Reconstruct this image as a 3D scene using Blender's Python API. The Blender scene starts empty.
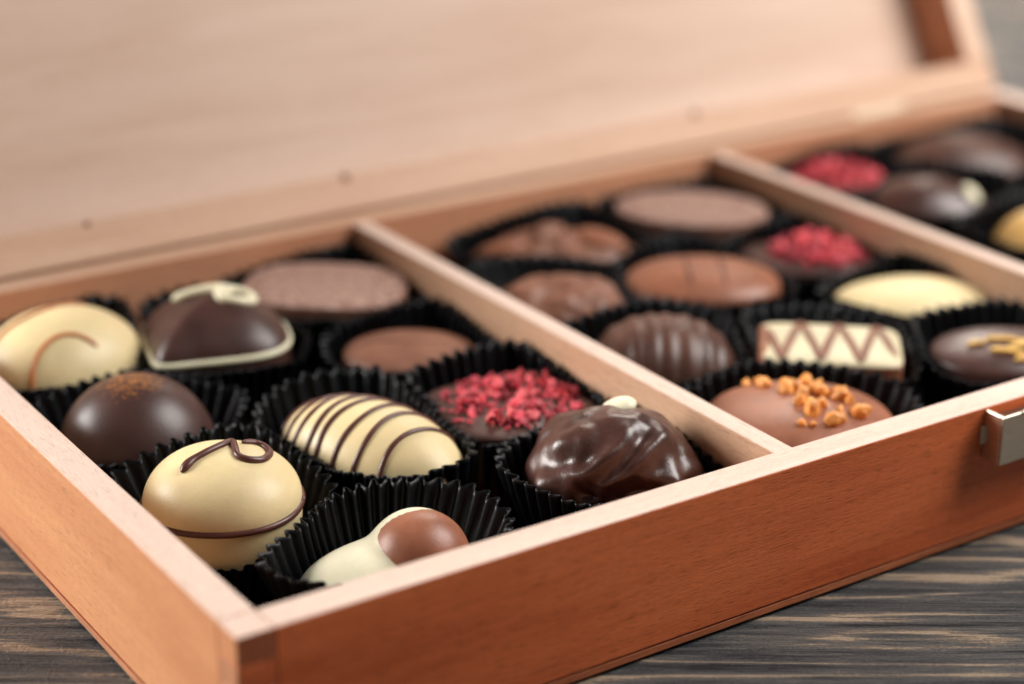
import bpy, math, random
from mathutils import Vector, Matrix, noise, Euler
U = 0.0008          # one drawing unit in metres
S = bpy.context.scene
C = S.collection
pi = math.pi

# ------------------------------------------------------------------ materials
def nmat(name):
    m = bpy.data.materials.new(name); m.use_nodes = True
    nt = m.node_tree
    return m, nt, nt.nodes['Principled BSDF']

def N(nt, typ, **kw):
    n = nt.nodes.new(typ)
    for k, v in kw.items():
        if k.startswith('i_'):
            n.inputs[int(k[2:])].default_value = v
        else:
            setattr(n, k, v)
    return n

def coords(nt, scale=(1, 1, 1), rotz=0.0, loc=(0, 0, 0)):
    tc = N(nt, 'ShaderNodeTexCoord')
    s = N(nt, 'ShaderNodeVectorMath', operation='SCALE'); s.inputs['Scale'].default_value = 1 / U
    nt.links.new(tc.outputs['Object'], s.inputs[0])
    last = s.outputs[0]
    if rotz:
        r = N(nt, 'ShaderNodeMapping'); r.inputs['Rotation'].default_value = (0, 0, rotz)
        nt.links.new(last, r.inputs[0]); last = r.outputs[0]
    mp = N(nt, 'ShaderNodeMapping'); mp.inputs['Scale'].default_value = scale; mp.inputs['Location'].default_value = loc
    nt.links.new(last, mp.inputs[0])
    return mp.outputs[0]

def noise_tex(nt, vec, scale=1.0, detail=3, rough=0.55, dist=0.0):
    n = N(nt, 'ShaderNodeTexNoise')
    n.inputs['Scale'].default_value = scale; n.inputs['Detail'].default_value = detail
    n.inputs['Roughness'].default_value = rough; n.inputs['Distortion'].default_value = dist
    nt.links.new(vec, n.inputs['Vector'])
    return n.outputs['Fac']

def ramp(nt, fac, stops):
    r = N(nt, 'ShaderNodeValToRGB')
    el = r.color_ramp.elements
    while len(el) < len(stops): el.new(0.5)
    for e, (p, c) in zip(el, stops):
        e.position = p; e.color = (*c, 1) if len(c) == 3 else c
    nt.links.new(fac, r.inputs[0])
    return r.outputs['Color']

def mix(nt, fac, a, b, mode='MIX'):
    m = N(nt, 'ShaderNodeMix', data_type='RGBA', blend_type=mode)
    for sock, v in ((m.inputs[0], fac), (m.inputs[6], a), (m.inputs[7], b)):
        if isinstance(v, bpy.types.NodeSocket): nt.links.new(v, sock)
        elif isinstance(v, (int, float)): sock.default_value = v
        else: sock.default_value = (*v, 1)
    return m.outputs[2]

def math_n(nt, op, a, b=None, c=None):
    m = N(nt, 'ShaderNodeMath', operation=op)
    for i, v in enumerate((a, b, c)):
        if v is None: continue
        if isinstance(v, bpy.types.NodeSocket): nt.links.new(v, m.inputs[i])
        else: m.inputs[i].default_value = v
    return m.outputs[0]

def bump(nt, b, height, strength, dist):
    bn = N(nt, 'ShaderNodeBump'); bn.inputs['Strength'].default_value = strength
    bn.inputs['Distance'].default_value = dist * U
    nt.links.new(height, bn.inputs['Height']); nt.links.new(bn.outputs[0], b.inputs['Normal'])

def wood(name, c1, c2, axis, pore=0.5, rough=0.5, seed=0, fibre=1.0, porecol=0.45, spec=0.35):
    """straight grained timber, the grain running along the given axis"""
    m, nt, b = nmat(name)
    def sc(al, ac):
        v = [ac, ac, ac]; v[axis] = al; return tuple(v)
    big = noise_tex(nt, coords(nt, sc(0.008, 0.06), loc=(seed, seed, seed)), 1, 3, 0.5, 0.6)
    mid = noise_tex(nt, coords(nt, sc(0.03, 0.55), loc=(seed, 0, seed)), 1, 4, 0.6, 0.3)
    por = noise_tex(nt, coords(nt, sc(0.22, 3.8), loc=(0, seed, 0)), 1, 2, 0.6)
    fin = noise_tex(nt, coords(nt, sc(0.6, 3.5)), 1, 3, 0.7)
    f = math_n(nt, 'ADD', math_n(nt, 'MULTIPLY', big, 0.75), math_n(nt, 'MULTIPLY', mid, 0.45 * fibre))
    col = ramp(nt, f, [(0.40, c1), (0.80, c2)])
    pm = ramp(nt, por, [(0.30, (1 - pore * porecol * 1.6,) * 3), (0.44, (1, 1, 1))])
    col = mix(nt, 1.0, col, pm, 'MULTIPLY')
    fm = ramp(nt, fin, [(0.25, (0.86, 0.84, 0.82)), (0.7, (1.06, 1.06, 1.06))])
    col = mix(nt, 1.0, col, fm, 'MULTIPLY')
    nt.links.new(col, b.inputs['Base Color'])
    b.inputs['Roughness'].default_value = rough
    b.inputs['Specular IOR Level'].default_value = spec
    h = math_n(nt, 'ADD', math_n(nt, 'MULTIPLY', por, 0.7), math_n(nt, 'MULTIPLY', fin, 0.4))
    bump(nt, b, h, 0.35, 0.35)
    return m

def chocmat(name, col, rough=0.32, sss=0.12, var=0.12, bumps=0.12, coat=0.0, spec=0.42, vscale=0.12, gscale=1.6):
    m, nt, b = nmat(name)
    n1 = noise_tex(nt, coords(nt), vscale, 4, 0.6)
    n2 = noise_tex(nt, coords(nt), gscale, 3, 0.6)
    d = tuple(c * (1 - var) for c in col); l = tuple(min(1, c * (1 + var)) for c in col)
    nt.links.new(ramp(nt, n1, [(0.35, d), (0.65, l)]), b.inputs['Base Color'])
    nt.links.new(math_n(nt, 'MULTIPLY_ADD', n1, 0.25, rough - 0.12), b.inputs['Roughness'])
    b.inputs['Subsurface Weight'].default_value = sss
    b.inputs['Subsurface Radius'].default_value = (1.0, 0.55, 0.3)
    b.inputs['Subsurface Scale'].default_value = 0.0012
    b.inputs['Specular IOR Level'].default_value = spec
    b.inputs['Coat Weight'].default_value = coat
    b.inputs['Coat Roughness'].default_value = 0.15
    bump(nt, b, math_n(nt, 'ADD', n2, math_n(nt, 'MULTIPLY', n1, 2.0)), bumps, 0.5)
    return m

M = {}
M['wood_front'] = wood('reddish_timber_front', (0.54, 0.108, 0.033), (0.82, 0.205, 0.068), 0, pore=0.7, fibre=1.25, rough=0.42, seed=3.1)
M['wood_side'] = wood('orange_timber_side', (0.55, 0.22, 0.095), (0.70, 0.33, 0.155), 1, pore=0.45, rough=0.5, seed=7.7)
M['wood_in'] = wood('tan_timber_inside', (0.50, 0.21, 0.115), (0.64, 0.315, 0.18), 0, pore=0.4, rough=0.55, seed=1.3)
M['wood_div'] = wood('tan_timber_divider', (0.50, 0.29, 0.18), (0.64, 0.41, 0.27), 1, pore=0.5, rough=0.55, seed=5.3)
M['rim_x'] = wood('pale_sawn_edge', (0.66, 0.48, 0.39), (0.78, 0.61, 0.52), 0, pore=0.35, rough=0.6, seed=2.3)
M['rim_y'] = wood('pale_sawn_edge_side', (0.66, 0.48, 0.39), (0.78, 0.61, 0.52), 1, pore=0.45, rough=0.6, seed=4.4)
M['endgrain'] = wood('dark_end_grain', (0.32, 0.085, 0.034), (0.48, 0.14, 0.058), 2, pore=0.5, rough=0.6)
M['endgrain_side'] = wood('orange_end_grain', (0.42, 0.18, 0.09), (0.58, 0.27, 0.14), 2, pore=0.5, rough=0.6)
M['plate'] = wood('brown_base_board', (0.40, 0.11, 0.045), (0.58, 0.19, 0.08), 0, pore=0.6, rough=0.5)
M['lid_panel'] = wood('pale_plywood', (0.54, 0.365, 0.272), (0.66, 0.50, 0.405), 0, pore=0.15, rough=0.6, seed=9.2, fibre=0.9)
M['lid_wall'] = wood('tan_timber_lid', (0.56, 0.335, 0.22), (0.67, 0.45, 0.32), 0, pore=0.25, rough=0.55, seed=6.2)
M['lid_side'] = wood('tan_timber_lid_side', (0.62, 0.40, 0.28), (0.74, 0.53, 0.40), 1, pore=0.25, rough=0.55, seed=6.9)

M['white'] = chocmat('white_chocolate', (0.77, 0.62, 0.345), 0.42, 0.25, 0.05, 0.10)
M['white_cool'] = chocmat('ivory_chocolate', (0.74, 0.70, 0.52), 0.34, 0.25, 0.06, 0.1)
M['ivory_bar'] = chocmat('bar_white_chocolate', (0.64, 0.56, 0.37), 0.42, 0.2, 0.05, 0.1)
M['cream'] = chocmat('ivory_icing', (0.84, 0.78, 0.56), 0.35, 0.2, 0.04, 0.05)
M['yellow'] = chocmat('golden_chocolate', (0.66, 0.40, 0.13), 0.4, 0.15, 0.08, 0.08)
M['dark'] = chocmat('dark_chocolate', (0.060, 0.026, 0.021), 0.36, 0.02, 0.2, 0.08)
M['dark_gloss'] = chocmat('glossy_dark_chocolate', (0.066, 0.027, 0.020), 0.30, 0.02, 0.35, 0.14, spec=0.55)
M['brown'] = chocmat('brown_chocolate', (0.090, 0.040, 0.028), 0.38, 0.03, 0.3, 0.15)
M['milk'] = chocmat('milk_chocolate', (0.29, 0.110, 0.060), 0.38, 0.08, 0.15, 0.1)
M['milk_dull'] = chocmat('dull_milk_chocolate', (0.24, 0.105, 0.066), 0.42, 0.05, 0.2, 0.35)
M['stripe'] = chocmat('brown_icing', (0.10, 0.034, 0.026), 0.33, 0.03, 0.15, 0.05)
M['orange_line'] = chocmat('orange_brown_icing', (0.50, 0.17, 0.055), 0.4, 0.1, 0.15, 0.05)
def crumbmat(m):
    nt = m.node_tree; b = nt.nodes['Principled BSDF']
    src = b.inputs['Base Color'].links[0].from_socket
    oi = N(nt, 'ShaderNodeObjectInfo')
    k = ramp(nt, oi.outputs['Random'], [(0.0, (0.42, 0.35, 0.40)), (0.5, (0.95, 0.9, 0.95)), (1.0, (1.25, 1.9, 1.5))])
    nt.links.new(mix(nt, 1.0, src, k, 'MULTIPLY'), b.inputs['Base Color'])
M['nut'] = chocmat('caramelised_nut', (0.74, 0.31, 0.075), 0.4, 0.2, 0.3, 0.4, vscale=0.3)
M['rasp'] = chocmat('raspberry_crumb', (0.70, 0.075, 0.105), 0.5, 0.2, 0.5, 0.9, vscale=0.35, gscale=1.2)
crumbmat(M['rasp'])
M['gold_strip'] = chocmat('candied_peel', (0.70, 0.42, 0.10), 0.4, 0.2, 0.25, 0.3, vscale=0.4)

def sugar():
    m, nt, b = nmat('sugared_milk_chocolate')
    v = coords(nt)
    n = noise_tex(nt, v, 0.75, 4, 0.8)
    n2 = noise_tex(nt, v, 0.12, 2, 0.5)
    c = ramp(nt, n, [(0.38, (0.20, 0.08, 0.05)), (0.47, (0.42, 0.20, 0.14)), (0.58, (0.85, 0.60, 0.50))])
    nt.links.new(mix(nt, 0.2, c, ramp(nt, n2, [(0.35, (0.26, 0.13, 0.10)), (0.7, (0.46, 0.28, 0.23))])), b.inputs['Base Color'])
    b.inputs['Roughness'].default_value = 0.45
    bump(nt, b, n, 1.0, 1.6)
    return m
M['sugar'] = sugar()

def dusted():
    m, nt, b = nmat('dark_chocolate_with_orange_dust')
    tc = N(nt, 'ShaderNodeTexCoord')
    sx = N(nt, 'ShaderNodeSeparateXYZ'); nt.links.new(tc.outputs['Object'], sx.inputs[0])
    z = math_n(nt, 'MULTIPLY', sx.outputs[2], 1 / U)
    zz = N(nt, 'ShaderNodeMapRange'); zz.inputs['From Min'].default_value = 26.2; zz.inputs['From Max'].default_value = 30.6
    nt.links.new(z, zz.inputs[0])
    n = noise_tex(nt, coords(nt), 0.9, 5, 0.75, 0.4)
    k = math_n(nt, 'ADD', math_n(nt, 'MULTIPLY', zz.outputs[0], 0.29), n)
    f = N(nt, 'ShaderNodeMapRange'); f.inputs['From Min'].default_value = 0.71; f.inputs['From Max'].default_value = 0.95
    nt.links.new(k, f.inputs[0])
    n1 = noise_tex(nt, coords(nt), 0.1, 3, 0.5)
    base = ramp(nt, n1, [(0.35, (0.056, 0.025, 0.021)), (0.7, (0.080, 0.036, 0.030))])
    nt.links.new(mix(nt, f.outputs[0], base, (0.62, 0.24, 0.05)), b.inputs['Base Color'])
    b.inputs['Roughness'].default_value = 0.38
    bump(nt, b, noise_tex(nt, coords(nt), 1.4, 3, 0.6), 0.12, 0.4)
    return m
M['dusted'] = dusted()

def paper():
    m, nt, b = nmat('black_waxed_paper')
    n = noise_tex(nt, coords(nt), 0.5, 4, 0.6)
    nt.links.new(ramp(nt, n, [(0.3, (0.0025, 0.003, 0.004)), (0.7, (0.006, 0.007, 0.009))]), b.inputs['Base Color'])
    nt.links.new(math_n(nt, 'MULTIPLY_ADD', n, 0.3, 0.24), b.inputs['Roughness'])
    b.inputs['Specular IOR Level'].default_value = 0.2
    bump(nt, b, noise_tex(nt, coords(nt), 1.5, 3, 0.6), 0.25, 0.3)
    return m
M['paper'] = paper()
M['peg'] = wood('brown_wooden_peg', (0.22, 0.085, 0.045), (0.30, 0.12, 0.06), 0)

def metal(name, col, rough):
    m, nt, b = nmat(name)
    b.inputs['Metallic'].default_value = 1
    n = noise_tex(nt, coords(nt, (0.3, 0.3, 3)), 1, 3, 0.6)
    nt.links.new(ramp(nt, n, [(0.3, tuple(c * 0.8 for c in col)), (0.7, col)]), b.inputs['Base Color'])
    nt.links.new(math_n(nt, 'MULTIPLY_ADD', n, 0.2, rough - 0.08), b.inputs['Roughness'])
    return m
M['steel'] = metal('brushed_nickel', (0.78, 0.70, 0.58), 0.36)
M['pin'] = metal('dull_pin_metal', (0.20, 0.10, 0.06), 0.5)

GR = math.atan2(0.555, 0.8315)     # the planks run at this angle to the box

def tablemat():
    m, nt, b = nmat('weathered_grey_planks')
    rz = GR
    def cc(sx, sy, loc=(0, 0, 0)):
        return coords(nt, (sx, sy, 1), rotz=rz, loc=loc)
    warp = noise_tex(nt, cc(0.0022, 0.026, (3.3, 1.7, 0)), 1, 4, 0.40, 0.15)
    rings = math_n(nt, 'PINGPONG', math_n(nt, 'MULTIPLY', warp, 13.0), 0.5)
    rings = math_n(nt, 'POWER', math_n(nt, 'MULTIPLY', rings, 2.0), 3.5)
    msk = noise_tex(nt, cc(0.009, 0.09, (7, 2, 0)), 1, 3, 0.6)
    rings = math_n(nt, 'MULTIPLY', rings, math_n(nt, 'MULTIPLY_ADD', msk, 2.4, -0.5))
    fib = noise_tex(nt, cc(0.016, 0.30), 1, 5, 0.7, 0.3)
    fine = noise_tex(nt, cc(0.10, 2.2), 1, 4, 0.75)
    crack = noise_tex(nt, cc(0.020, 0.9, (1, 5, 0)), 1, 3, 0.6, 0.2)
    dots = noise_tex(nt, cc(0.9, 1.5), 1, 3, 0.8)
    v = math_n(nt, 'ADD', math_n(nt, 'MULTIPLY', rings, 0.62), math_n(nt, 'MULTIPLY_ADD', fib, 1.7, -0.42))
    v = math_n(nt, 'ADD', v, math_n(nt, 'MULTIPLY', math_n(nt, 'SUBTRACT', fine, 0.5), 0.75))
    v = math_n(nt, 'ADD', v, math_n(nt, 'MULTIPLY', math_n(nt, 'SUBTRACT', dots, 0.5), 0.45))
    ck = N(nt, 'ShaderNodeMapRange'); ck.inputs['From Min'].default_value = 0.36; ck.inputs['From Max'].default_value = 0.30
    nt.links.new(crack, ck.inputs[0])
    v = math_n(nt, 'SUBTRACT', v, math_n(nt, 'MULTIPLY', ck.outputs[0], 0.35))
    col = ramp(nt, v, [(0.14, (0.008, 0.008, 0.010)), (0.30, (0.055, 0.057, 0.062)), (0.52, (0.135, 0.132, 0.128)),
                       (0.66, (0.19, 0.18, 0.165)), (0.74, (0.38, 0.28, 0.19)), (0.84, (0.60, 0.46, 0.33))])
    nt.links.new(col, b.inputs['Base Color'])
    b.inputs['Roughness'].default_value = 0.55
    b.inputs['Specular IOR Level'].default_value = 0.4
    bump(nt, b, v, 1.0, 2.0)
    return m
M['table'] = tablemat()

# ------------------------------------------------------------------ mesh helpers
def mesh(name, verts, faces, mats, parent=None, smooth=False, midx=None, origin=(0, 0, 0), loc=None):
    """verts in units, world placed; origin in units"""
    me = bpy.data.meshes.new(name)
    me.from_pydata([(v[0] * U, v[1] * U, v[2] * U) for v in verts], [], faces)
    for mt in (mats if isinstance(mats, (list, tuple)) else [mats]): me.materials.append(mt)
    if midx: 
        for p, k in zip(me.polygons, midx): p.material_index = k
    if smooth:
        for p in me.polygons: p.use_smooth = True
    me.update()
    o = bpy.data.objects.new(name, me); C.objects.link(o)
    if loc is not None: o.location = [c * U for c in loc]
    if parent: o.parent = parent
    return o

def bevel(o, w=0.4, seg=2):
    b = o.modifiers.new('bevel', 'BEVEL'); b.width = w * U; b.segments = seg; b.limit_method = 'ANGLE'; b.angle_limit = 0.6
    return o

def tag(o, label, cat, group=None, kind=None):
    if label: o['label'] = label
    if cat: o['category'] = cat
    if group: o['group'] = group
    if kind: o['kind'] = kind
    return o

def empty(name, loc, rotz=0):
    o = bpy.data.objects.new(name, None); C.objects.link(o)
    o.location = [c * U for c in loc]; o.rotation_euler = (0, 0, rotz); o.empty_display_size = 0.01
    return o

def boxvf(x0, x1, y0, y1, z0, z1, V, F):
    b = len(V)
    V += [(x0, y0, z0), (x1, y0, z0), (x1, y1, z0), (x0, y1, z0), (x0, y0, z1), (x1, y0, z1), (x1, y1, z1), (x0, y1, z1)]
    F += [(b, b+3, b+2, b+1), (b+4, b+5, b+6, b+7), (b, b+1, b+5, b+4), (b+1, b+2, b+6, b+5), (b+2, b+3, b+7, b+6), (b+3, b, b+4, b+7)]
# face order: bottom, top, -y, +x, +y, -x

# ------------------------------------------------------------------ table
tb = mesh('tabletop', [(-2500, -1500, 0), (4500, -1500, 0), (4500, 5000, 0), (-2500, 5000, 0)], [(0, 1, 2, 3)], M['table'])
tag(tb, None, None, kind='structure')

# ------------------------------------------------------------------ wooden box
W, H, T, L = 200.0, 35.0, 7.8, 403.4
Z0 = 2.95
D1, D2, DT = 132.7, 264.2, 5.3
BX = (200, 100, 0)
box = empty('wooden_box', BX)
tag(box, 'open reddish wooden box of assorted chocolates with a raised pale lid', 'box')
def bm_(name, boxes, mats, fm, bev=0.4, parent=box):
    V, F, I = [], [], []
    for i, bb in enumerate(boxes):
        boxvf(*bb, V, F); I += fm[i] if isinstance(fm[0], list) else fm
    V = [(v[0] - BX[0], v[1] - BX[1], v[2]) for v in V]
    o = mesh(name, V, F, mats, parent, midx=I)
    return bevel(o, bev) if bev else o
bm_('base_board', [(-0.15, L + 0.15, 0.12, W, 1.0, 2.6)], [M['plate'], M['endgrain_side']], [0, 0, 0, 0, 0, 1], 0.12)  # lifted off the table so a darker shadow gap shows beneath
# fingers of the corner joint: the side board shows its end grain on the front face, and the other way round
zs = [Z0, 10.6, 16.6, 22.6, 28.8, H]
side_f = [(0.0, T, -0.04, T, zs[k], zs[k + 1]) for k in (0, 2, 4)]
front_f = [(-0.05, T, 0.0, T, zs[k] + 0.04, zs[k + 1] - 0.04) for k in (1, 3)]
# materials: 0 inside, 1 rim, 2 outside, 3 end grain      order: bottom, top, -y, +x, +y, -x
bm_('front_wall', [(T + 0.04, L - T, 0, T, Z0, H)] + front_f, [M['wood_in'], M['rim_x'], M['wood_front'], M['endgrain_side']],
    [[0, 1, 2, 0, 0, 0]] + [[2, 2, 2, 2, 2, 3]] * 2, 0.35)
bm_('side_wall', [(0, T, T + 0.04, W, Z0, H - 0.02)] + side_f, [M['wood_div'], M['rim_y'], M['wood_side'], M['endgrain']],
    [[0, 1, 2, 0, 2, 2]] + [[2, 1, 3, 3, 0, 2]] * 3, 0.35)
bm_('side_wall', [(L - T + 0.02, L, 0, W, Z0, H - 0.02)], [M['wood_div'], M['rim_y'], M['wood_side']], [0, 1, 2, 2, 2, 0], 0.35)
bm_('back_wall', [(T + 0.04, L - T, W - T, W, Z0, H)], [M['wood_in'], M['lid_wall'], M['wood_side']], [0, 1, 0, 0, 2, 0], 0.5)
for d in (D1, D2):
    bm_('divider', [(d, d + DT, T + 0.03, W - T - 0.03, 3.4, H - 0.35)], [M['wood_div'], M['rim_y']], [0, 1, 0, 0, 0, 0], 0.35)
bm_('floor_panel', [(T, L - T, T, W - T, 2.0, 3.35)], [M['paper']], [0] * 6, 0)  # wooden floor coloured black like the cups, keeping the gaps between them dark
# small pin near the back left, on the inside of the back wall
def disc(name, c, n, r, h, mat, parent, org=BX):
    n = Vector(n).normalized(); a = n.orthogonal().normalized(); b = n.cross(a)
    V, F = [], []
    K = 14
    for t, rr in ((0, r), (h * 0.7, r), (h, r * 0.6)):
        for k in range(K):
            p = Vector(c) + n * t + (a * math.cos(2*pi*k/K) + b * math.sin(2*pi*k/K)) * rr
            V.append((p.x - org[0], p.y - org[1], p.z - org[2]))
    F.append(tuple(range(K))[::-1])
    for j in range(2):
        for k in range(K):
            F.append((j*K + k, j*K + (k+1) % K, (j+1)*K + (k+1) % K, (j+1)*K + k))
    F.append(tuple(range(2*K, 3*K)))
    return mesh(name, V, F, mat, parent, smooth=True)
for fx in (22, L - 22):
    for fy in (20, W - 20): disc('foot', (fx, fy, 0.0), (0, 0, 1), 6, 1.1, M['paper'], box)  # unseen feet, added to carry the base lifted for the shadow gap
disc('pin', (51.5, W - T, 29.0), (0, -1, 0), 1.0, 0.3, M['pin'], box)

# lid: leans back from the hinge line
BL = math.radians(61.2); LD = 20.0; LT = 11.0; LP = 3.0; LL = 403.5
HY, HZ = W + 0.7, 35.4
def lp(x, u, w):
    return (x - BX[0], HY + u * math.cos(BL) + w * math.sin(BL) - BX[1], HZ + u * math.sin(BL) - w * math.cos(BL))
def lidbox(name, bb, mats, idx, parent, bev=0.5):
    V, F = [], []
    boxvf(*bb, V, F)
    V = [lp(*v) for v in V]
    F = [f[::-1] for f in F]     # the lid frame is left handed
    return bevel(mesh(name, V, F, mats, parent, midx=idx), bev)
# boxvf order in (x,u,w): bottom(w0), top(w1), -u, +x, +u, -x
lid = lidbox('lid', (0, LL, 0, W, LD, LD + LP), [M['lid_panel'], M['wood_side']], [0, 1, 1, 1, 1, 1], box, 0.4)
lidbox('lid_wall', (0, LL, 0, LT, 0, LD - 0.03), [M['lid_wall'], M['wood_side']], [0, 0, 1, 1, 0, 1], lid, 0.7)
lidbox('lid_wall', (0, LL, W - LT, W, 0, LD - 0.03), [M['lid_wall'], M['wood_side']], [0, 0, 0, 1, 1, 1], lid, 0.7)
lidbox('lid_wall', (0, LT, LT + 0.03, W - LT - 0.03, 0, LD - 0.03), [M['lid_side'], M['wood_side']], [0, 0, 0, 0, 0, 1], lid, 0.7)
lidbox('lid_wall', (LL - LT, LL, LT + 0.03, W - LT - 0.03, 0, LD - 0.03), [M['lid_side'], M['wood_in']], [0, 0, 0, 1, 0, 1], lid, 0.7)
nrm = (0, -math.sin(BL), math.cos(BL))
for x in (58, 138, 268):
    q = lp(x, LT * 0.93, 0)
    disc('nail', (q[0] + BX[0], q[1] + BX[1], q[2]), nrm, 1.4 if x > 100 else 0.9, 0.2, M['peg'], lid)

# hinges at the back (butt hinge: knuckle barrel and two leaves)
def tube_vf(path, rads, V, F, K=10, flat=1.0, up=Vector((0, 0, 1)), caps=True):
    P = [Vector(p) for p in path]
    base = len(V); n = len(P)
    for i, p in enumerate(P):
        t = (P[min(i + 1, n - 1)] - P[max(i - 1, 0)]).normalized()
        uu = up[i] if isinstance(up, list) else up
        s = t.cross(uu)
        if s.length < 1e-6: s = t.orthogonal()
        s.normalize(); nn = s.cross(t).normalized()
        for k in range(K):
            a = 2 * pi * k / K
            q = p + (s * math.cos(a) + nn * math.sin(a) * flat) * rads[i]
            V.append(tuple(q))
    for i in range(n - 1):
        for k in range(K):
            F.append((base + i*K + k, base + i*K + (k+1) % K, base + (i+1)*K + (k+1) % K, base + (i+1)*K + k))
    if caps:
        F.append(tuple(base + k for k in range(K))[::-1]); F.append(tuple(base + (n-1)*K + k for k in range(K)))
for hx in (62, 345):
    V, F = [], []
    boxvf(hx - 12, hx + 12, W - 5.2, W - 0.2, H + 0.02, H + 0.32, V, F)
    tube_vf([(hx - 12, W + 0.2, H + 0.7), (hx - 4, W + 0.2, H + 0.7), (hx + 4, W + 0.2, H + 0.7), (hx + 12, W + 0.2, H + 0.7)], [0.55] * 4, V, F)
    if hx > 100:
        V = [(v[0] - BX[0], v[1] - BX[1], v[2]) for v in V]
        mesh('hinge', V, F, M['steel'], box)

# clasp on the front
def clasp():
    x0, x1, y0, z0, z1 = 188.4, 220.0, -6.0, 22.6, 34.6
    V, F = [], []
    def q(bb): boxvf(*bb, V, F)
    q((x0, x1, y0, y0 + 0.9, z0, z1))                 # face
    q((x0, x0 + 0.9, y0 + 0.92, -0.1, z0, z1))        # cheek
    q((x1 - 0.9, x1, y0 + 0.92, -0.1, z0, z1))
    q((x0 + 0.93, x1 - 0.93, y0 + 0.93, -0.1, z0, z0 + 0.9))
    V = [(v[0] - BX[0], v[1] - BX[1], v[2]) for v in V]
    body = bevel(mesh('clasp', V, F, M['steel'], box), 0.3)
    V, F = [], []
    boxvf(x0 + 1.4, x1 - 1.4, y0 + 1.4, -0.3, z1 - 2.6, z1 - 1.9, V, F)
    V = [(v[0] - BX[0], v[1] - BX[1], v[2]) for v in V]
    bevel(mesh('clasp_tongue', V, F, M['pin'], body), 0.2)
    V, F = [], []
    tube_vf([(x0 + 6, y0 - 0.3, z1 + 0.1), (x0 + 12, y0 - 0.3, z1 + 0.1), (x0 + 18, y0 - 0.3, z1 + 0.1), (x1 - 6, y0 - 0.3, z1 + 0.1)], [0.7] * 4, V, F)
    V = [(v[0] - BX[0], v[1] - BX[1], v[2]) for v in V]
    mesh('clasp_roller', V, F, M['steel'], body, smooth=True)
    V, F = [], []
    boxvf(x0 - 0.9, x1 + 0.9, -0.5, -0.03, z0 + 3.5, z0 + 8.0, V, F)
    V = [(v[0] - BX[0], v[1] - BX[1], v[2]) for v in V]
    bevel(mesh('clasp_plate', V, F, M['steel'], body), 0.15)
clasp()

# ------------------------------------------------------------------ chocolates
ZB = 4.15      # chocolates stand here, on the floor of their cups
def se(th, a, b, n):
    c, s = abs(math.cos(th)), abs(math.sin(th))
    return 1.0 / ((c / a) ** n + (s / b) ** n) ** (1.0 / n)

def catmull(P, per=6, closed=False):
    out = []
    n = len(P)
    Q = [Vector(p) for p in P]
    rng = n if closed else n - 1
    for i in range(rng):
        p0 = Q[(i - 1) % n] if closed else Q[max(i - 1, 0)]
        p1 = Q[i]; p2 = Q[(i + 1) % n]
        p3 = Q[(i + 2) % n] if closed else Q[min(i + 2, n - 1)]
        for k in range(per):
            t = k / per
            out.append(0.5 * ((2*p1) + (p2 - p0)*t + (2*p0 - 5*p1 + 4*p2 - p3)*t*t + (3*p1 - p0 - 3*p2 + p3)*t**3))
    if not closed: out.append(Q[-1])
    return out

def drop(name, c, r, mat, parent, tilt=(0, 0, 0)):
    V, F = [], []; K, J = (64, 32) if max(r) > 8 else (24, 14)
    rot = Euler(tilt).to_matrix()
    for j in range(J + 1):
        ph = pi * j / J
        for k in range(K):
            th = 2*pi*k/K
            q = rot @ Vector((r[0]*math.sin(ph)*math.cos(th), r[1]*math.sin(ph)*math.sin(th), r[2]*math.cos(ph)))
            V.append((c[0] + q.x, c[1] + q.y, c[2] + q.z))
    for j in range(J):
        for k in range(K):
            F.append((j*K + k, (j+1)*K + k, (j+1)*K + (k+1) % K, j*K + (k+1) % K))
    return mesh(name, V, F, mat, parent, smooth=True)

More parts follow.
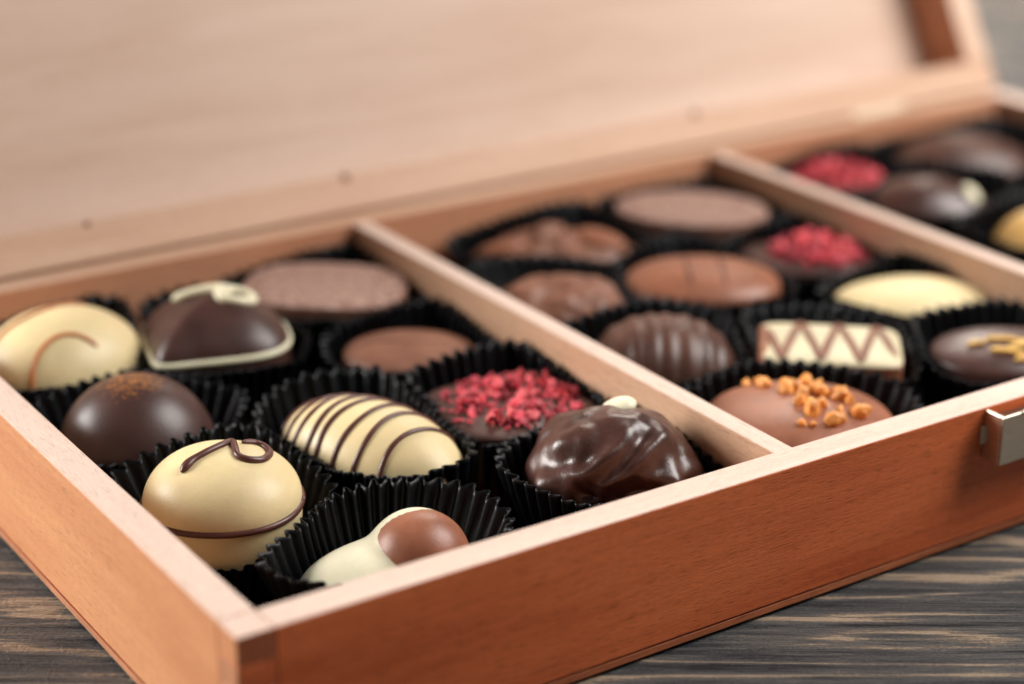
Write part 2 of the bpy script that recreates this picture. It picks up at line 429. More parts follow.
class Choc:
    """footprint superellipse a x b (exponent n); top dome of height h over an edge at ze, sides drawn in to `foot` at z=0"""
    def __init__(s, a, b, n, ze, h, p=2.2, foot=0.84, edge=1.5, fn=None, tip=None):
        s.a, s.b, s.n, s.ze, s.h, s.p, s.foot, s.edge, s.fn, s.tip = a, b, n, ze, h, p, foot, edge, fn, tip
    def R(s, th):
        r = se(th, s.a, s.b, s.n)
        if s.tip:        # heart: one sharp corner, a shallow notch opposite to it
            def near(c): return abs((th - c + pi) % (2*pi) - pi)
            k = math.exp(-(near(1.25*pi) / 0.5) ** 2)
            r = r * (1 - k) + se(th, s.a * 1.0, s.b * 1.0, 9.0) * k
            r *= 1 - 0.16 * math.exp(-(near(0.25*pi) / 0.30) ** 2)
        return r
    def top(s, rho):
        rho = min(rho, 1.0)
        return s.ze + s.h * (1 - rho ** s.p) ** (1 / s.p)
    def z(s, u, v):
        th = math.atan2(v, u); rho = math.hypot(u, v) / s.R(th)
        return s.top(rho)
    def pt(s, u, v, lift=0.0):
        z = s.z(u, v) + lift
        if s.fn: z += s.fn(u, v, z)[2]
        return Vector((u, v, z))
    def normal(s, u, v):
        e = 0.3
        zx = (s.pt(u + e, v).z - s.pt(u - e, v).z) / (2*e); zy = (s.pt(u, v + e).z - s.pt(u, v - e).z) / (2*e)
        return Vector((-zx, -zy, 1)).normalized()
    def side(s, th, z, lift=0.0):
        t = max(0.0, min(1.0, z / s.ze))
        k = s.foot + (1 - s.foot) * (1 - (1 - t) ** 2) ** 0.5
        r = s.R(th) * k + lift
        return Vector((r * math.cos(th), r * math.sin(th), z))
    def build(s, name, mat, parent=None, K=96, J=26, label=None, loc=None, rotz=0, sidemat=None):
        V, F, I = [], [], []
        rows = []
        for j in range(1, J + 1):
            a = (j / J) * pi / 2
            rho = math.sin(a); rows.append((rho, None))
        S_ = 12
        for j in range(1, S_ + 1):
            t = 1 - j / S_
            rows.append((None, s.ze * t))
        V.append(tuple(s.disp(0, 0, s.top(0))))
        for rho, z in rows:
            for k in range(K):
                th = 2 * pi * k / K
                if rho is not None:
                    r = s.R(th) * rho; q = (r * math.cos(th), r * math.sin(th), s.top(rho))
                else:
                    v = s.side(th, z); q = tuple(v)
                V.append(tuple(s.disp(*q)))
        for k in range(K): F.append((0, 1 + k, 1 + (k + 1) % K)); I.append(0)
        for j in range(len(rows) - 1):
            for k in range(K):
                b0 = 1 + j * K; b1 = b0 + K
                F.append((b0 + k, b1 + k, b1 + (k+1) % K, b0 + (k+1) % K)); I.append(1 if (sidemat and j >= J - 2) else 0)
        F.append(tuple(1 + (len(rows) - 1) * K + k for k in range(K))[::-1]); I.append(0)
        o = mesh(name, V, F, [mat, sidemat] if sidemat else mat, parent, smooth=True, midx=I)
        return o
    def disp(s, x, y, z):
        if s.fn:
            d = s.fn(x, y, z); return (x + d[0], y + d[1], z + d[2])
        return (x, y, z)

def drizzle(name, pts, r, mat, parent, choc=None, flat=0.7, taper=(0.5, 0.5), per=6, closed=False, blob=None, K=10):
    """a line of icing following points (local units)"""
    P = catmull(pts, per, closed)
    if closed: P.append(P[0])
    n = len(P); R = []
    for i in range(n):
        t = i / (n - 1); k = 1.0
        e = 0.06
        if not closed:
            if t < e: k = taper[0] + (1 - taper[0]) * (t / e) ** 0.5
            if t > 1 - e: k = taper[1] + (1 - taper[1]) * ((1 - t) / e) ** 0.5
        rr = r * k * (1 + 0.10 * noise.noise(Vector((t * 9, r, n * 0.1))))
        if blob:
            for (bt, bw, bs) in blob: rr *= 1 + bs * math.exp(-((t - bt) / bw) ** 2)
        R.append(rr)
    if choc: up = [choc.normal(p.x, p.y) for p in P]
    else: up = Vector((0, 0, 1))
    V, F = [], []
    if not closed:
        t0 = (P[0] - P[1]).normalized(); t1 = (P[-1] - P[-2]).normalized()
        r0, r1 = R[0], R[-1]
        pre = [P[0] + t0 * r0 * k for k in (0.95, 0.6)]; post = [P[-1] + t1 * r1 * k for k in (0.6, 0.95)]
        P = pre + P + post; R = [r0 * 0.3, r0 * 0.8] + R + [r1 * 0.8, r1 * 0.3]
        if isinstance(up, list): up = [up[0]] * 2 + up + [up[-1]] * 2
    tube_vf(P, R, V, F, K=K, flat=flat, up=up)
    return mesh(name, V, F, mat, parent, smooth=True)

PLACED = []       # (x, y, cup radius, Choc, rot, short description)
GC = 'chocolates in the wooden box'
def place(name, label, x, y, rot, choc, mat, cup, cupdesc, group=GC, **kw):
    o = choc.build(name, mat, None, **kw)
    o.location = (x * U, y * U, ZB * U); o.rotation_euler = (0, 0, rot)
    tag(o, label, 'chocolate', group)
    PLACED.append((x, y, cup, choc, rot, cupdesc))
    return o

def on(ch, uv, lift): return [ch.pt(u, v, lift) for u, v in uv]
def ringline(ch, z, lift=0.1, K=40): return [ch.side(2*pi*k/K, z, lift) for k in range(K)]

# local axis helper: VR is the direction (in the box's plan) that runs left-right in the photograph
VRA = -0.588      # angle of that direction

# A white dome with a brown ring and a teardrop stroke
chA = Choc(17.2, 16.6, 2.15, 19.2, 11.6, p=2.0, foot=0.80)
oA = place('white_chocolate_dome', 'round white chocolate dome ringed by a brown line, a brown teardrop stroke on top',
           33.0, 74.0, VRA, chA, M['white'], 25, 'the round white dome with the brown teardrop stroke')
drizzle('icing_ring', ringline(chA, 18.6, 0.0), 0.75, M['stripe'], oA, closed=True, per=2, flat=1.0)
drizzle('icing_stroke', on(chA, [(-7.1, -7.0), (-5.6, -4.4), (-3.0, -1.9), (-0.2, 1.3), (1.9, 4.4), (3.0, 1.2), (4.2, -2.6), (6.8, -3.3), (9.4, -1.4), (10.3, 3.0), (8.6, 6.4), (6.4, 6.9), (4.3, 5.0)], 0.35),
        0.85, M['stripe'], oA, choc=chA, flat=0.85, blob=[(0.04, 0.06, 0.55)])

# B white body with a milk chocolate bulb
def shellfn(x, y, z):
    """the white shell swells smoothly round the bulb"""
    c0 = Vector((0, 0, 6)); v = Vector((x, y, z)) - c0; r0 = v.length
    if r0 < 1e-5: return (0, 0, 0)
    d = v / r0; c = Vector((7.6, -1.0, 13.2)) - c0; dc = d.dot(c); disc = 10.6 ** 2 - c.length_squared + dc * dc
    if dc <= 0: return (0, 0, 0)
    t = dc + math.sqrt(disc) if disc > 0 else dc - 1.2 * math.sqrt(-disc)
    k = 1.3
    q = k * math.log(1 + math.exp(min(12, (t - r0) / k))) * max(0.0, min(1.0, (z + 0.5) / 5))
    return tuple(d * q)
chB = Choc(19.8, 12.3, 2.2, 9.5, 8.6, p=2.0, foot=0.8, fn=shellfn)
oB = place('two_tone_chocolate', 'smooth ivory chocolate with a round milk chocolate bulb at its right end',
           52.4, 38.0, 0.02, chB, M['white_cool'], 29, 'the ivory chocolate with the milk chocolate bulb', K=150, J=60)
BULB = []
def bulb():
    V, F = [], []
    K, J = 48, 24
    for j in range(J + 1):
        ph = pi * j / J
        for k in range(K):
            th = 2*pi*k/K
            d = Vector((math.sin(ph)*math.cos(th), math.sin(ph)*math.sin(th), math.cos(ph)))
            p = Vector((d.x * 11.1, d.y * 11.0, d.z * 10.75))
            V.append((7.45 + p.x, -1.9 + p.y, 13.2 + p.z))
    for j in range(J):
        for k in range(K):
            F.append((j*K + k, (j+1)*K + k, (j+1)*K + (k+1) % K, j*K + (k+1) % K))
    return mesh('milk_bulb', V, F, M['milk'], oB, smooth=True)
bulb()


# C lumpy glossy dark chocolate
random.seed(5)
lumps = [(-12.6, -8.0, 18.0, 4.0), (-10.5, -12.2, 14.0, 3.4), (-13.5, -10.5, 9.0, 3.4), (-8.0, -6.0, 23.8, 3.0), (6.4, -2.6, 24.8, 6.0), (10.6, -8.6, 20.6, 3.6), (11.2, -11.2, 15.5, 3.4),
         (11.4, -12.5, 10.5, 3.4), (14.6, -2, 16.5, 6.0), (-9, 4, 22.0, 7.5), (0, -14.5, 6.0, 6.0)]
LC = Vector((0, 0, 9))
def lumpy(x, y, z):
    p = Vector((x, y, z)); v = p - LC; r0 = v.length; d = v / max(r0, 1e-6)
    k = 0.75; acc = 1.0
    for (lx, ly, lz, lr) in lumps:
        c = Vector((lx, ly, lz)) - LC; dc = d.dot(c); disc = lr * lr - c.length_squared + dc * dc
        if dc > 0:
            t = 1.05 * (dc + math.sqrt(disc)) if disc > 0 else dc - 1.3 * math.sqrt(-disc)
            acc += math.exp(min(8, (t - r0 + 0.2) / k))
    s = k * math.log(acc) * 0.9
    s = 3.3 * math.tanh(s / 3.3)
    s += -2.6 * math.exp(-((x - 15.3) / 1.7) ** 2 - ((z - 18.5) / 2.2) ** 2) * (1 if y < -2 else 0)
    s *= max(0.0, min(1.0, (z + 1) / 6))
    # recessed flank under a soft ledge on the near side
    def sm(a, b_, v):
        t = max(0.0, min(1.0, (v - a) / (b_ - a))); return t * t * (3 - 2 * t)
    led = 22.5 + 0.9 * math.sin(x * 0.35)
    s -= 3.0 * sm(led + 1.2, led - 1.6, z) * sm(5, 9.5, z) * sm(-11, -6, x) * sm(12.5, 9, x) * sm(-2, -7, y)
    s += 0.9 * noise.noise(p * 0.12 + Vector((3, 1, 8))) + 0.5 * noise.noise(p * 0.27)
    s += 0.7 * math.sin(0.5 * x - 0.55 * z + 3.5 * noise.noise(p * 0.08 + Vector((5, 5, 1)))) * sm(-1, -8, y)
    s += 0.5 * math.sin(0.62 * x + 0.9 * z + 2.0 * noise.noise(p * 0.09)) * max(0.0, min(1.0, (17 - z) / 6.0))
    if z < 1: s *= 0.3
    return d * s
chC = Choc(20.2, 17.6, 2.1, 14.5, 18.9, p=1.95, foot=0.88, fn=lumpy)
oC = place('nut_cluster_chocolate', 'lumpy glossy dark chocolate topped with an ivory drop, in the nearest compartment',
           113.5, 40.0, VRA, chC, M['dark_gloss'], 27, 'the lumpy dark cluster', K=190, J=80)
drop('ivory_drop', (1.0, 6.2, 31.2), (4.4, 3.2, 2.0), M['cream'], oC, (0.1, -0.3, 0.2))

# D striped white oval
chD = Choc(25.5, 15.0, 2.1, 14.0, 14.0, p=2.0, foot=0.82)
AD = math.radians(-71)
oD = place('striped_white_chocolate', 'long white chocolate crossed by many slanting brown icing stripes',
           75.0, 82.5, AD, chD, M['white'], 26, 'the long white chocolate with brown stripes')
for k, c in enumerate((-19.5, -15.6, -12.0, -7.2, -3.6, 2.2, 7.6, 14.2)):
    pts = []
    for i in range(17):
        v = 14.9 * math.sin(-pi/2 + pi * i / 16)
        u = c + 0.16 * v + 0.35 * math.sin(i * 0.7 + k * 1.9) + 0.006 * v * v
        lim = chD.R(math.atan2(v, u)); rr = math.hypot(u, v)
        if rr < lim * 0.985: pts.append((u, v))
    def down(q):
        th = math.atan2(q[1], q[0]); return [chD.side(th, chD.ze - 1.0, 0.1), chD.side(th, chD.ze - 6.0, 0.1)]
    if len(pts) > 3: drizzle('icing_stripe', down(pts[0])[::-1] + on(chD, pts, 0.1) + down(pts[-1]), 0.66, M['stripe'], oD, choc=chD, flat=0.75, K=8, taper=(0.9, 0.9), per=3)

# crumbs
def crumbmesh(name, seed, mat, sub=2, rough=0.45):
    import bmesh
    b = bmesh.new(); bmesh.ops.create_icosphere(b, subdivisions=sub, radius=1.0)
    for v in b.verts:
        p = v.co.copy()
        k = 1 + rough * noise.noise(p * 1.3 + Vector((seed * 7.1, seed, 2))) + rough * 0.6 * noise.noise(p * 3.1 + Vector((seed, 4, seed * 3)))
        v.co = Vector((p.x * k * 1.15, p.y * k * 0.8, p.z * k * (0.55 if rough > 0.4 else 0.75))) * U
    me = bpy.data.meshes.new(name); b.to_mesh(me); b.free(); me.materials.append(mat)
    for p in me.polygons: p.use_smooth = (rough < 0.4)
    return me
RM = [crumbmesh('raspberry_piece', k, M['rasp'], 2, 0.65) for k in range(6)]
NM = [crumbmesh('nut_piece', k + 20, M['nut'], 3, 0.34) for k in range(5)]
def crumb(me, name, parent, loc, s, rot):
    o = bpy.data.objects.new(name, me); C.objects.link(o); o.parent = parent
    o.location = [c * U for c in loc]; o.scale = (s,) * 3; o.rotation_euler = rot
    return o
def raspberries(o, ch, n, seed, rx, ry, smin=1.1, smax=2.2, off=(0, 0)):
    random.seed(seed); k = 0; pts = []
    tries = 0
    while k < n and tries < 6000:
        tries += 1
        u, v = random.uniform(-1, 1) * rx + off[0], random.uniform(-1, 1) * ry + off[1]
        if ((u - off[0]) / rx) ** 2 + ((v - off[1]) / ry) ** 2 > random.uniform(0.6, 1.15): continue
        s = random.uniform(smin, smax)
        lay = 0
        for (a, b_, c) in pts:
            if math.hypot(a - u, b_ - v) < (c + s) * 0.62: lay += 1
        if lay > 1: continue
        pts.append((u, v, s))
        crumb(random.choice(RM), 'raspberry_piece', o, tuple(ch.pt(u, v, s * 0.2 + lay * 0.9)), s, (random.uniform(0, 6), random.uniform(0, 6), random.uniform(0, 6)))
        k += 1
    V, F = [], []
    for q in range(170):
        a = random.uniform(0, 2*pi); rr = math.sqrt(random.random()) * 1.12
        u, v = off[0] + rx * rr * math.cos(a) * 0.98, off[1] + ry * rr * math.sin(a) * 0.98
        if math.hypot(u, v) > ch.R(math.atan2(v, u)) * 0.96: continue
        c = ch.pt(u, v, random.uniform(0.0, 0.9)); s_ = random.uniform(0.35, 0.85); b0 = len(V)
        for d in ((1,0,0), (-1,0,0), (0,1,0), (0,-1,0), (0,0,1), (0,0,-1)):
            V.append((c.x + d[0]*s_*random.uniform(0.6, 1.3), c.y + d[1]*s_*random.uniform(0.6, 1.3), c.z + d[2]*s_*random.uniform(0.5, 1.0)))
        for (i, j, l) in ((0,2,4), (2,1,4), (1,3,4), (3,0,4), (2,0,5), (1,2,5), (3,1,5), (0,3,5)): F.append((b0+i, b0+j, b0+l))
    tag(mesh('raspberry_dust', V, F, M['rasp'], o), None, None, kind='stuff')

# E square with raspberry crumbs
chE = Choc(18.5, 17.5, 4.2, 19.6, 1.6, p=3.0, foot=0.88)
oE = place('raspberry_chocolate', 'square dark chocolate heaped with red crumbs, in the nearest compartment',
           113.0, 80.5, math.radians(-4), chE, M['dark'], 26, 'the square with red crumbs in the nearest compartment')
raspberries(oE, chE, 99, 3, 16.5, 15.0, 0.8, 1.9)

# F dark dome with orange dust
chF = Choc(19.2, 18.4, 2.0, 9.8, 20.6, p=2.05, foot=0.86)
oF = place('dark_chocolate_dome', 'smooth dark chocolate dome dusted with orange specks on top, beside the left wall',
           33.5, 121.5, 0, chF, M['dusted'], 25, 'the smooth dark dome with orange dust')

# G white oval with orange brown curves
chG = Choc(22.0, 18.5, 2.1, 16.5, 16.0, p=2.0, foot=0.84)
oG = place('curl_lined_white_chocolate', 'white chocolate with two curved orange-brown lines, at the left edge of the photo',
           33.5, 167.5, math.radians(14), chG, M['white'], 25, 'the white chocolate in the back left corner')
drizzle('icing_curve', on(chG, [(-17.2, -12.0), (-16.3, -11.1), (-14.6, -10.0), (-11.4, -9.1), (-7.0, -8.9), (-3.2, -10.2), (-0.6, -12.4), (1.0, -14.5)], 0.15), 0.65, M['orange_line'], oG, choc=chG, K=8)
drizzle('icing_curve', on(chG, [(-17.5, 4.0), (-13.2, 4.7), (-8.6, 3.9), (-2.9, 3.3), (4.6, 3.2), (10, 2.0)], 0.15), 0.65, M['orange_line'], oG, choc=chG, K=8)

# H dark square with ivory outline and curl
chH = Choc(18.6, 18.6, 2.9, 20.8, 12.6, p=1.65, foot=0.90, tip=True)
oH = place('outlined_dark_chocolate', 'heart shaped dark chocolate with an ivory icing outline and an ivory curl on top',
           71.0, 155.5, math.radians(-16), chH, M['dark'], 26, 'the dark heart with the ivory outline')
pts = []
for k in range(64):
    th = 2*pi*k/64
    r = chH.R(th) * 0.965
    pts.append(Vector((r*math.cos(th), r*math.sin(th), chH.ze + 0.9)))
drizzle('icing_outline', pts, 1.1, M['cream'], oH, closed=True, per=3, flat=0.85)
drizzle('icing_curl', on(chH, [(-9.5, 5.0), (-5.5, 3.0), (0.0, 2.6), (5.0, 3.2), (9.5, 2.2), (9.5, -2.6), (6.0, -5.0), (1.8, -4.0), (1.4, -0.8), (4.4, 0.6)], 0.6),
        1.35, M['cream'], oH, choc=chH, flat=0.9, blob=[(0.97, 0.08, 0.35)])

# I sugared oval, back of first compartment ; L the same kind in the middle one
def sugar_choc(x, y, rot, a, b, ze, label, desc):
    ch = Choc(a, b, 2.9 if x < 200 else 2.05, ze, 2.2, p=3.0, foot=0.86)
    return place('sugared_chocolate', label, x, y, rot, ch, M['sugar'], 26, desc, sidemat=M['milk_dull'])
sugar_choc(110.0, 168.0, math.radians(-40), 22.5, 17.5, 23.2,
           'rounded milk chocolate with a frosty sugared top, in the nearest compartment', 'the sugared chocolate beside the first divider')
sugar_choc(237.0, 167.5, math.radians(-43), 23.5, 17.0, 23.2,
           'rounded milk chocolate with a frosty sugared top, in the middle compartment', 'the sugared chocolate beside the second divider')

# J milk oval with a ridge
chJ = Choc(17.5, 14.0, 2.1, 17.6, 4.6, p=2.0, foot=0.86)
oJ = place('ridged_milk_chocolate', 'low oval milk chocolate with a faint central ridge, behind the square with red crumbs',
           111.5, 125.5, VRA, chJ, M['milk_dull'], 25, 'the low milk oval behind the red-topped square')
drizzle('ridge', on(chJ, [(-15, -1.5), (-8, -0.5), (0, -1.8), (8, -0.8), (15, -1.4)], -0.1), 0.9, M['milk_dull'], oJ, choc=chJ, flat=0.5, taper=(0.2, 0.2))

# ---- middle compartment
# K crinkled cluster
def crinkle(x, y, z):
    p = Vector((x, y, z)); d = Vector((x, y, max(z - 8, 1) * 0.8)).normalized()
    s = 2.2 * noise.noise(p * 0.14 + Vector((9, 2, 5))) + 1.2 * noise.noise(p * 0.30) + 0.5 * noise.noise(p * 0.7)
    if z < 1: s *= 0.2
    return d * s
chK = Choc(24.0, 14.0, 2.2, 16.0, 8.0, p=2.0, foot=0.86, fn=crinkle)
oK = place('crinkled_dark_chocolate', 'crinkled dark chocolate topped with milk chocolate flakes, in the middle compartment',
           187.0, 169.0, VRA - 0.02, chK, M['milk_dull'], 27, 'the crinkled chocolate with flakes')
def flake(parent, c, l, w, rot, tilt, mat):
    V, F = [], []
    n, m_ = 12, 6
    for s in (0, 1):
        for i in range(n + 1):
            t = i / n
            ww = w * (math.sin(pi * min(1, max(0.03, t))) ** 0.6)
            for j in range(m_ + 1):
                q = -1 + 2 * j / m_
                x = (t - 0.5) * l; y = q * ww; z = 1.6 * math.sin(pi * t) - 0.9 * q * q + 0.5 * math.sin(5*t + q) - s * 1.3
                V.append(Euler((tilt, 0, rot)).to_matrix() @ Vector((x, y, z)) + Vector(c))
    A = (n + 1) * (m_ + 1)
    for i in range(n):
        for j in range(m_):
            a = i * (m_ + 1) + j
            F.append((a, a + m_ + 1, a + m_ + 2, a + 1)); F.append((A + a, A + a + 1, A + a + m_ + 2, A + a + m_ + 1))
    per = [j for j in range(m_ + 1)] + [i * (m_+1) + m_ for i in range(1, n + 1)] + [n * (m_+1) + j for j in range(m_ - 1, -1, -1)] + [i * (m_+1) for i in range(n - 1, 0, -1)]
    for a, b in zip(per, per[1:] + per[:1]): F.append((a, b, A + b, A + a))
    return mesh('flake', [tuple(v) for v in V], F, mat, parent, smooth=True)
flake(oK, (12, 0, 23.0), 20, 4.6, -0.35, 0.3, M['milk'])
flake(oK, (-13, -3, 21.0), 17, 4.0, 0.5, -0.2, M['milk'])
flake(oK, (-1, 4, 24.4), 15, 3.6, 1.1, 0.2, M['milk_dull'])

# M lumpy milk
def lump2(x, y, z):
    p = Vector((x, y, z)); d = Vector((x, y, max(z - 8, 1))).normalized()
    s = 2.4 * noise.noise(p * 0.12 + Vector((1, 7, 3))) + 0.8 * noise.noise(p * 0.3)
    if z < 1: s *= 0.2
    return d * s
chM = Choc(18.8, 15.0, 2.1, 17.5, 8.5, p=2.0, foot=0.86, fn=lump2)
place('uneven_milk_chocolate', 'small uneven milk chocolate close against the first divider, in the middle compartment',
      163.0, 132.0, VRA, chM, M['milk_dull'], 25, 'the small uneven milk chocolate')

# N milk oval with two grooves
chN = Choc(22.0, 17.0, 2.25, 20.0, 6.2, p=2.0, foot=0.86)
oN = place('milk_chocolate_oval', 'oval milk chocolate crossed by two thin lines with a dark dot between them',
           204.0, 121.0, VRA + 0.02, chN, M['milk'], 26, 'the milk oval with two thin lines')
for c in (-4.5, 5.0):
    drizzle('icing_line', on(chN, [(c, -15), (c + 0.3, -8), (c, 0), (c + 0.3, 8), (c, 15)], -0.1), 0.5, M['stripe'], oN, choc=chN, K=8)
drop('chocolate_dot', (0.2, 2.0, 24.7), (1.7, 1.5, 0.9), M['stripe'], oN)

# O raspberry
chO = Choc(20.0, 14.5, 3.0, 18.6, 2.4, p=2.6, foot=0.88)
oO = place('raspberry_chocolate', 'dark chocolate heaped with red crumbs, in the middle compartment',
           246.0, 123.5, VRA, chO, M['dark'], 25, 'the chocolate with red crumbs in the middle compartment')
raspberries(oO, chO, 62, 8, 13.5, 12.0, 1.3, 2.6, off=(2.0, 0))

# P white pointed oval
chP = Choc(23.5, 15.0, 1.75, 17.5, 6.0, p=2.0, foot=0.86)
oP = place('white_chocolate_oval', 'plain pale white chocolate oval against the second divider, behind the zigzag bar',
           249.5, 82.5, VRA, chP, M['white'], 26, 'the plain white oval')
drizzle('icing_line', on(chP, [(3, 9.5), (8, 7.6), (12, 5.5), (16, 3.0), (19.5, 0.6)], 0.0), 0.5, M['orange_line'], oP, choc=chP, K=8, taper=(0.2, 0.2))

# Q ribbed dark dome
def ribs(x, y, z):
    s = 0.30 * math.sin(x * 1.35 + 0.25 * math.sin(y * 0.2) + 2.2 * noise.noise(Vector((x * 0.12, 1.5, 3)))) * (1 if z > 2 else 0.2)
    d = Vector((x * 0.3, y, max(z - 4, 1))).normalized()
    return d * s
chQ = Choc(19.3, 16.5, 2.3, 14.0, 15.4, p=2.1, foot=0.88, fn=ribs)
place('ribbed_dark_chocolate', 'ribbed dark chocolate dome close against the first divider, in the middle compartment',
      163.5, 86.5, VRA, chQ, M['brown'], 26, 'the ribbed dark dome', K=190, J=40)

# R white bar with zigzag
chR = Choc(18.2, 13.5, 7.0, 21.3, 2.4, p=3.5, foot=0.90)
oR = place('zigzag_white_chocolate', 'rectangular white chocolate bar with a brown zigzag line on top',
           199.5, 63.5, VRA - 0.12, chR, M['ivory_bar'], 26, 'the white bar with the zigzag', sidemat=M['milk'])
zz = []
for k in range(8): zz.append((-17.2 + 34.4 * k / 7, -12.0 if k % 2 else 12.0))
zl = []
for (a, b) in zip(zz, zz[1:]):
    for t in (0, 0.33, 0.66): zl.append((a[0] + (b[0]-a[0])*t, a[1] + (b[1]-a[1])*t))
zl.append(zz[-1])
drizzle('icing_zigzag', [chR.pt(u, v, 0.05) for u, v in zl], 1.1, M['milk_dull'], oR, choc=chR, per=3, K=8, flat=0.6)
drizzle('icing_edge', [chR.pt(-17.2, -12.6, 0.0), chR.pt(-17.0, -5, 0.1), chR.pt(-17.0, 5, 0.1), chR.pt(-17.2, 12.6, 0.0)], 1.2, M['milk'], oR, choc=chR, K=8, flat=0.5)

# S milk disc with nuts
chS = Choc(23.0, 21.5, 2.15, 17.8, 7.6, p=2.2, foot=0.88)
oS = place('nut_topped_chocolate', 'wide milk chocolate strewn with orange caramelised nuts',
           165.5, 36.0, VRA, chS, M['milk'], 26, 'the wide milk chocolate with nuts')
random.seed(12)
for (u, v, s) in [(-7.9, 9.7, 2.4), (-3.2, 4.6, 2.8), (-2.0, 8.4, 2.0), (2.4, 10.8, 2.4), (-1.0, -3.0, 2.1), (1.4, -7.6, 2.8), (4.2, -4.0, 2.2), (8.8, 1.3, 3.0), (5.2, 2.6, 2.5), (6.5, -11.0, 3.0), (12.6, -6.5, 2.9), (-0.4, 6.2, 2.3), (3.4, 5.4, 2.4), (0.5, 1.2, 2.1), (-1.5, -12.6, 1.3), (0.9, -13.0, 1.1), (11.2, -0.6, 2.0), (-11.5, 13.0, 1.6), (-9, 13.6, 1.3), (8.0, -6.2, 1.3), (5.4, 9.0, 1.5)]:
    s *= 0.84
    crumb(random.choice(NM), 'nut_piece', oS, tuple(chS.pt(u, v, s * 0.30)), s, (random.uniform(0, 6), random.uniform(0, 6), random.uniform(0, 6)))

# T dark oval with golden strips
chT = Choc(21.0, 16.0, 2.1, 19.0, 5.0, p=2.0, foot=0.86)
oT = place('peel_topped_dark_chocolate', 'dark chocolate oval with golden strips of peel, cut off by the photo edge',
           239.5, 38.5, VRA, chT, M['dark'], 26, 'the dark oval with golden strips')
for (u, v, r, l) in [(-10, -3.5, 0.1, 2.4), (-3.0, -2.0, -0.15, 4.6), (1, -5.5, 0.3, 4.0), (-3.0, -8.5, -0.3, 4.6), (5, -4.5, -0.35, 4.6), (2.0, -11.5, 0.1, 4.2), (8.0, -8.5, -0.2, 4.4), (9, -1, -0.5, 4.0)]:
    p0 = [(u - l*math.cos(r)*0.9, v - l*math.sin(r)*0.9), (u, v + 0.5), (u + l*math.cos(r)*0.9, v + l*math.sin(r)*0.9)]
    drizzle('peel_strip', on(chT, p0, 0.5), 1.0, M['gold_strip'], oT, choc=chT, per=4, K=8, flat=0.6)

# ---- far compartment
chU = Choc(17.0, 15.0, 2.6, 19.4, 2.6, p=2.6, foot=0.88)
oU = place('raspberry_chocolate', 'dark chocolate heaped with red crumbs, in the far compartment behind the second divider',
           302.0, 172.5, VRA, chU, M['dark'], 29, 'the chocolate with red crumbs in the far compartment')
raspberries(oU, chU, 55, 21, 14.0, 12.5, 1.3, 2.5)
chW = Choc(22.5, 17.0, 2.1, 11.5, 15.0, p=2.0, foot=0.86)
oW = place('dark_chocolate_mound', 'dark chocolate mound with a pale drop on its right end, behind the second divider',
           314.0, 145.0, VRA, chW, M['dark_gloss'], 25, 'the dark mound with the pale drop')
drop('ivory_drop', (13.5, -3.5, 22.0), (3.2, 4.4, 2.2), M['cream'], oW, (0.5, 0.4, 0.5))
chY = Choc(26.0, 18.5, 2.1, 13.0, 15.0, p=2.0, foot=0.86)
oY = place('dark_chocolate_mound', 'larger brown chocolate mound in the far back corner of the box',
           356.0, 170.5, VRA, chY, M['brown'], 38, 'the larger brown mound in the far back corner')
chX = Choc(17.5, 16.0, 2.0, 11.0, 16.0, p=2.0, foot=0.86)
place('golden_chocolate_dome', 'golden yellow chocolate dome at the right edge of the photo, behind the second divider',
      321.5, 101.0, 0, chX, M['yellow'], 25, 'the golden yellow dome')

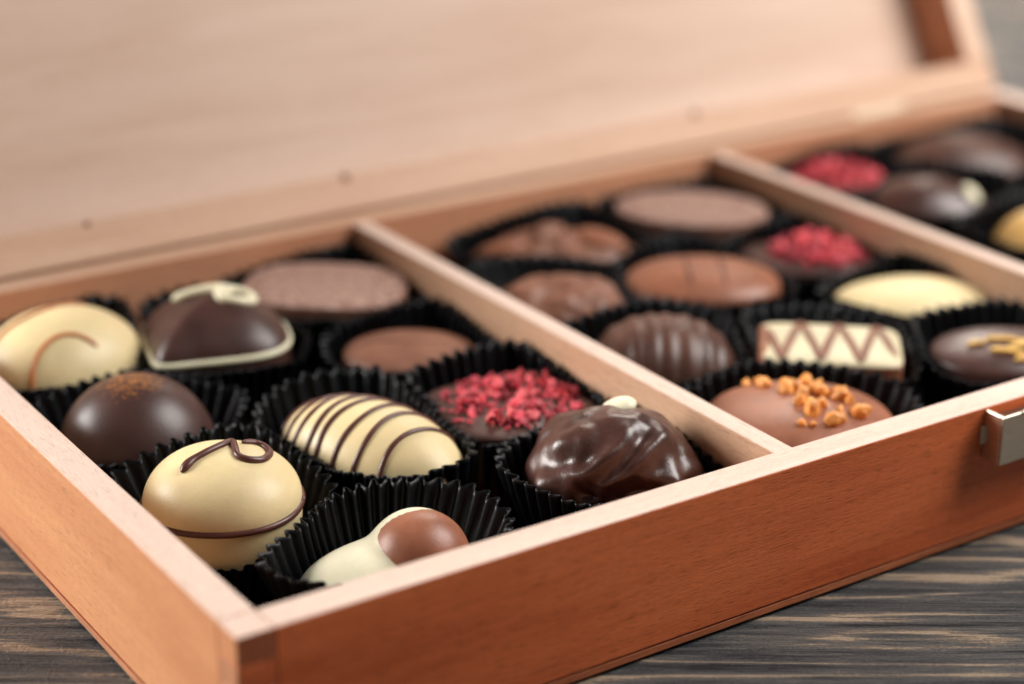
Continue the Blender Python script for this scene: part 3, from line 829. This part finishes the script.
# ------------------------------------------------------------------ paper cups
def compartment(x):
    if x < D1: return (T, D1)
    if x < D2: return (D1 + DT, D2)
    return (D2 + DT, L - T)
CUPX = {0: dict(dip=6.5, lift=-0.2), 1: dict(front=8.0, back=3.0, dip=0.6, lift=-2.6), 5: dict(lift=-2.0)}
for q in range(len(PLACED)):
    if PLACED[q][0] > 290: CUPX[q] = dict(lift=1.2, back=18.0)
    elif PLACED[q][1] > 160 and PLACED[q][0] > 100: CUPX[q] = dict(lift=0.8, back=17.0)
def cup(i, seed):
    ex = CUPX.get(i, {})
    x, y, R0, ch, rot, desc = PLACED[i]
    random.seed(seed)
    xa, xb = compartment(x); ya, yb = T, W - T
    gap = 0.35
    K = 44; SUB = 8; n = K * SUB
    planes = [((1, 0), xb - gap - x), ((-1, 0), x - xa - gap), ((0, 1), yb - gap - y), ((0, -1), y - ya - gap)]
    for j, (x2, y2, R2, c2, r2, d2) in enumerate(PLACED):
        if j == i or compartment(x2) != (xa, xb): continue
        d = math.hypot(x2 - x, y2 - y)
        if d > 75: continue
        dx, dy = (x2 - x) / d, (y2 - y) / d
        # support widths of both sweets share the room between them
        w1 = supp(ch, rot, dx, dy); w2 = supp(c2, r2, -dx, -dy)
        m = w1 + (d - w1 - w2) * (0.5 + 0.34 * (dx * 0.557 + dy * 0.83))
        planes.append(((dx, dy), m - gap))
    rad, inner = [], []
    for k in range(n):
        th = 2*pi*k/n
        c, s = math.cos(th), math.sin(th)
        r = 1 / (R0 ** -14)** (1/14)
        bk = 0.5 + 0.5 * math.cos(th - 0.98)
        hug = ch.R(th - rot) + ex.get('front', 3.6) + ex.get('back', 13.0) * bk
        acc = min(R0 + 1.0 + ex.get('back', 13.0) * 0.54 * bk, hug) ** -14.0
        for (nx, ny), dd in planes:
            q = c*nx + s*ny
            if q > 0.05: acc += (max(dd, 2.0) / q) ** -14.0
        r = acc ** (-1/14.0)
        rad.append(r)
        inner.append(ch.R(th - rot) * 1.0)
    ph = random.uniform(0, 6.28)
    rows = [0, 0.12, 0.3, 0.5, 0.7, 0.86, 0.95, 1.0]
    HT = 22.6 + ex.get('lift', 0.0) + random.uniform(-0.6, 0.6); wb = random.uniform(0, 6.28)
    V, F = [], []
    jit = [random.uniform(-1, 1) for _ in range(K)]
    jr = [random.uniform(-1, 1) for _ in range(K)]
    for jj, h in enumerate(rows):
        for k in range(n):
            th = 2*pi*k/n
            kk = k / SUB; a = int(kk) % K; fr = kk - int(kk)
            w = 0.5 - 0.5 * math.cos(2*pi*fr)           # 0 outside ridge .. 1 inside
            w = w * w * (3 - 2 * w)
            sm = 0.5 - 0.5 * math.cos(pi * fr)
            jv = jit[a] * (1 - sm) + jit[(a + 1) % K] * sm
            jw = jr[a] * (1 - sm) + jr[(a + 1) % K] * sm
            amp = 0.7 + 1.25 * h * (1 + 0.42 * jw)
            rt = rad[k]
            flare = 0.80 + 0.20 * h ** 0.8
            low = min(rt, 0.6 + inner[k] * (0.88 + 0.12 * h))
            r = low * (1 - h) * 0.97 + rt * h
            r = min(r, rt) - amp * w - 0.5 * (1 + jv) * h * h
            z = 3.55 + HT * h + (0.45 * jv + 0.5 * (0.5 - w) + 0.8 * math.sin(2 * th + wb) + 2.0 - ex.get('dip', 2.4) * (1 - math.cos(th - 0.98))) * (h ** 2)
            V.append((r * math.cos(th), r * math.sin(th), z - 3.55))
    m_ = len(rows)
    for j in range(m_ - 1):
        for k in range(n):
            F.append((j*n + k, j*n + (k+1) % n, (j+1)*n + (k+1) % n, (j+1)*n + k))
    b = len(V); V.append((0, 0, 0.0))
    for k in range(n): F.append((b, (k+1) % n, k))
    o = mesh('paper_cup', V, F, M['paper'], None, smooth=True)
    o.location = (x * U, y * U, 3.62 * U)
    sd = o.modifiers.new('thickness', 'SOLIDIFY'); sd.thickness = 0.16 * U; sd.offset = 0
    tag(o, 'black pleated paper cup holding ' + desc, 'paper cup', 'black paper cups in the box')
def supp(ch, rot, dx, dy):
    best = 0
    for k in range(48):
        th = 2*pi*k/48; r = ch.R(th)
        best = max(best, r * (math.cos(th + rot) * dx + math.sin(th + rot) * dy))
    return best
for i in range(len(PLACED)): cup(i, 100 + i)

# ------------------------------------------------------------------ lights
w = bpy.data.worlds.new('World'); S.world = w; w.use_nodes = True
bg = w.node_tree.nodes['Background']; bg.inputs[0].default_value = (0.85, 0.92, 1.0, 1); bg.inputs[1].default_value = 0.06
def area(name, loc, target, size, power, col, sy=None):
    l = bpy.data.lights.new(name, 'AREA'); l.energy = power; l.size = size * U; l.color = col
    if sy: l.shape = 'RECTANGLE'; l.size_y = sy * U
    o = bpy.data.objects.new(name, l); C.objects.link(o); o.location = [c * U for c in loc]
    d = Vector(target) - Vector(loc); o.rotation_euler = d.to_track_quat('-Z', 'Y').to_euler()
    return o
area('window_light', (-620, 700, 350), (60, 100, 20), 480, 11.5, (1.0, 0.95, 0.90))
area('back_light', (900, 1150, 620), (500, 350, 0), 700, 12.0, (1.0, 0.90, 0.80))
area('softbox', (570, -110, 520), (240, 120, 20), 420, 4.7, (1.0, 0.96, 0.92))

# ------------------------------------------------------------------ camera
cam = bpy.data.cameras.new('camera'); co = bpy.data.objects.new('camera', cam); C.objects.link(co)
P = Vector((-132.264, -284.381, 217.040))
R_ = Vector((0.83153613, -0.55542895, 0.00680769)); U_ = Vector((0.20196295, 0.31373151, 0.92778419)); F_ = Vector((0.51745399, 0.77011118, -0.37305516))
mat = Matrix(((R_.x, U_.x, -F_.x, P.x * U), (R_.y, U_.y, -F_.y, P.y * U), (R_.z, U_.z, -F_.z, P.z * U), (0, 0, 0, 1)))
co.matrix_world = mat
cam.sensor_width = 36; cam.lens = 1993.72 / 1024 * 36
cam.clip_start = 0.01; cam.clip_end = 50
cam.dof.use_dof = True; cam.dof.focus_distance = 428 * U; cam.dof.aperture_fstop = (cam.lens / 1000) / (12.5 * U)
S.camera = co
S.view_settings.view_transform = 'Standard'; S.view_settings.look = 'None'; S.view_settings.gamma = 1; S.view_settings.exposure = 0
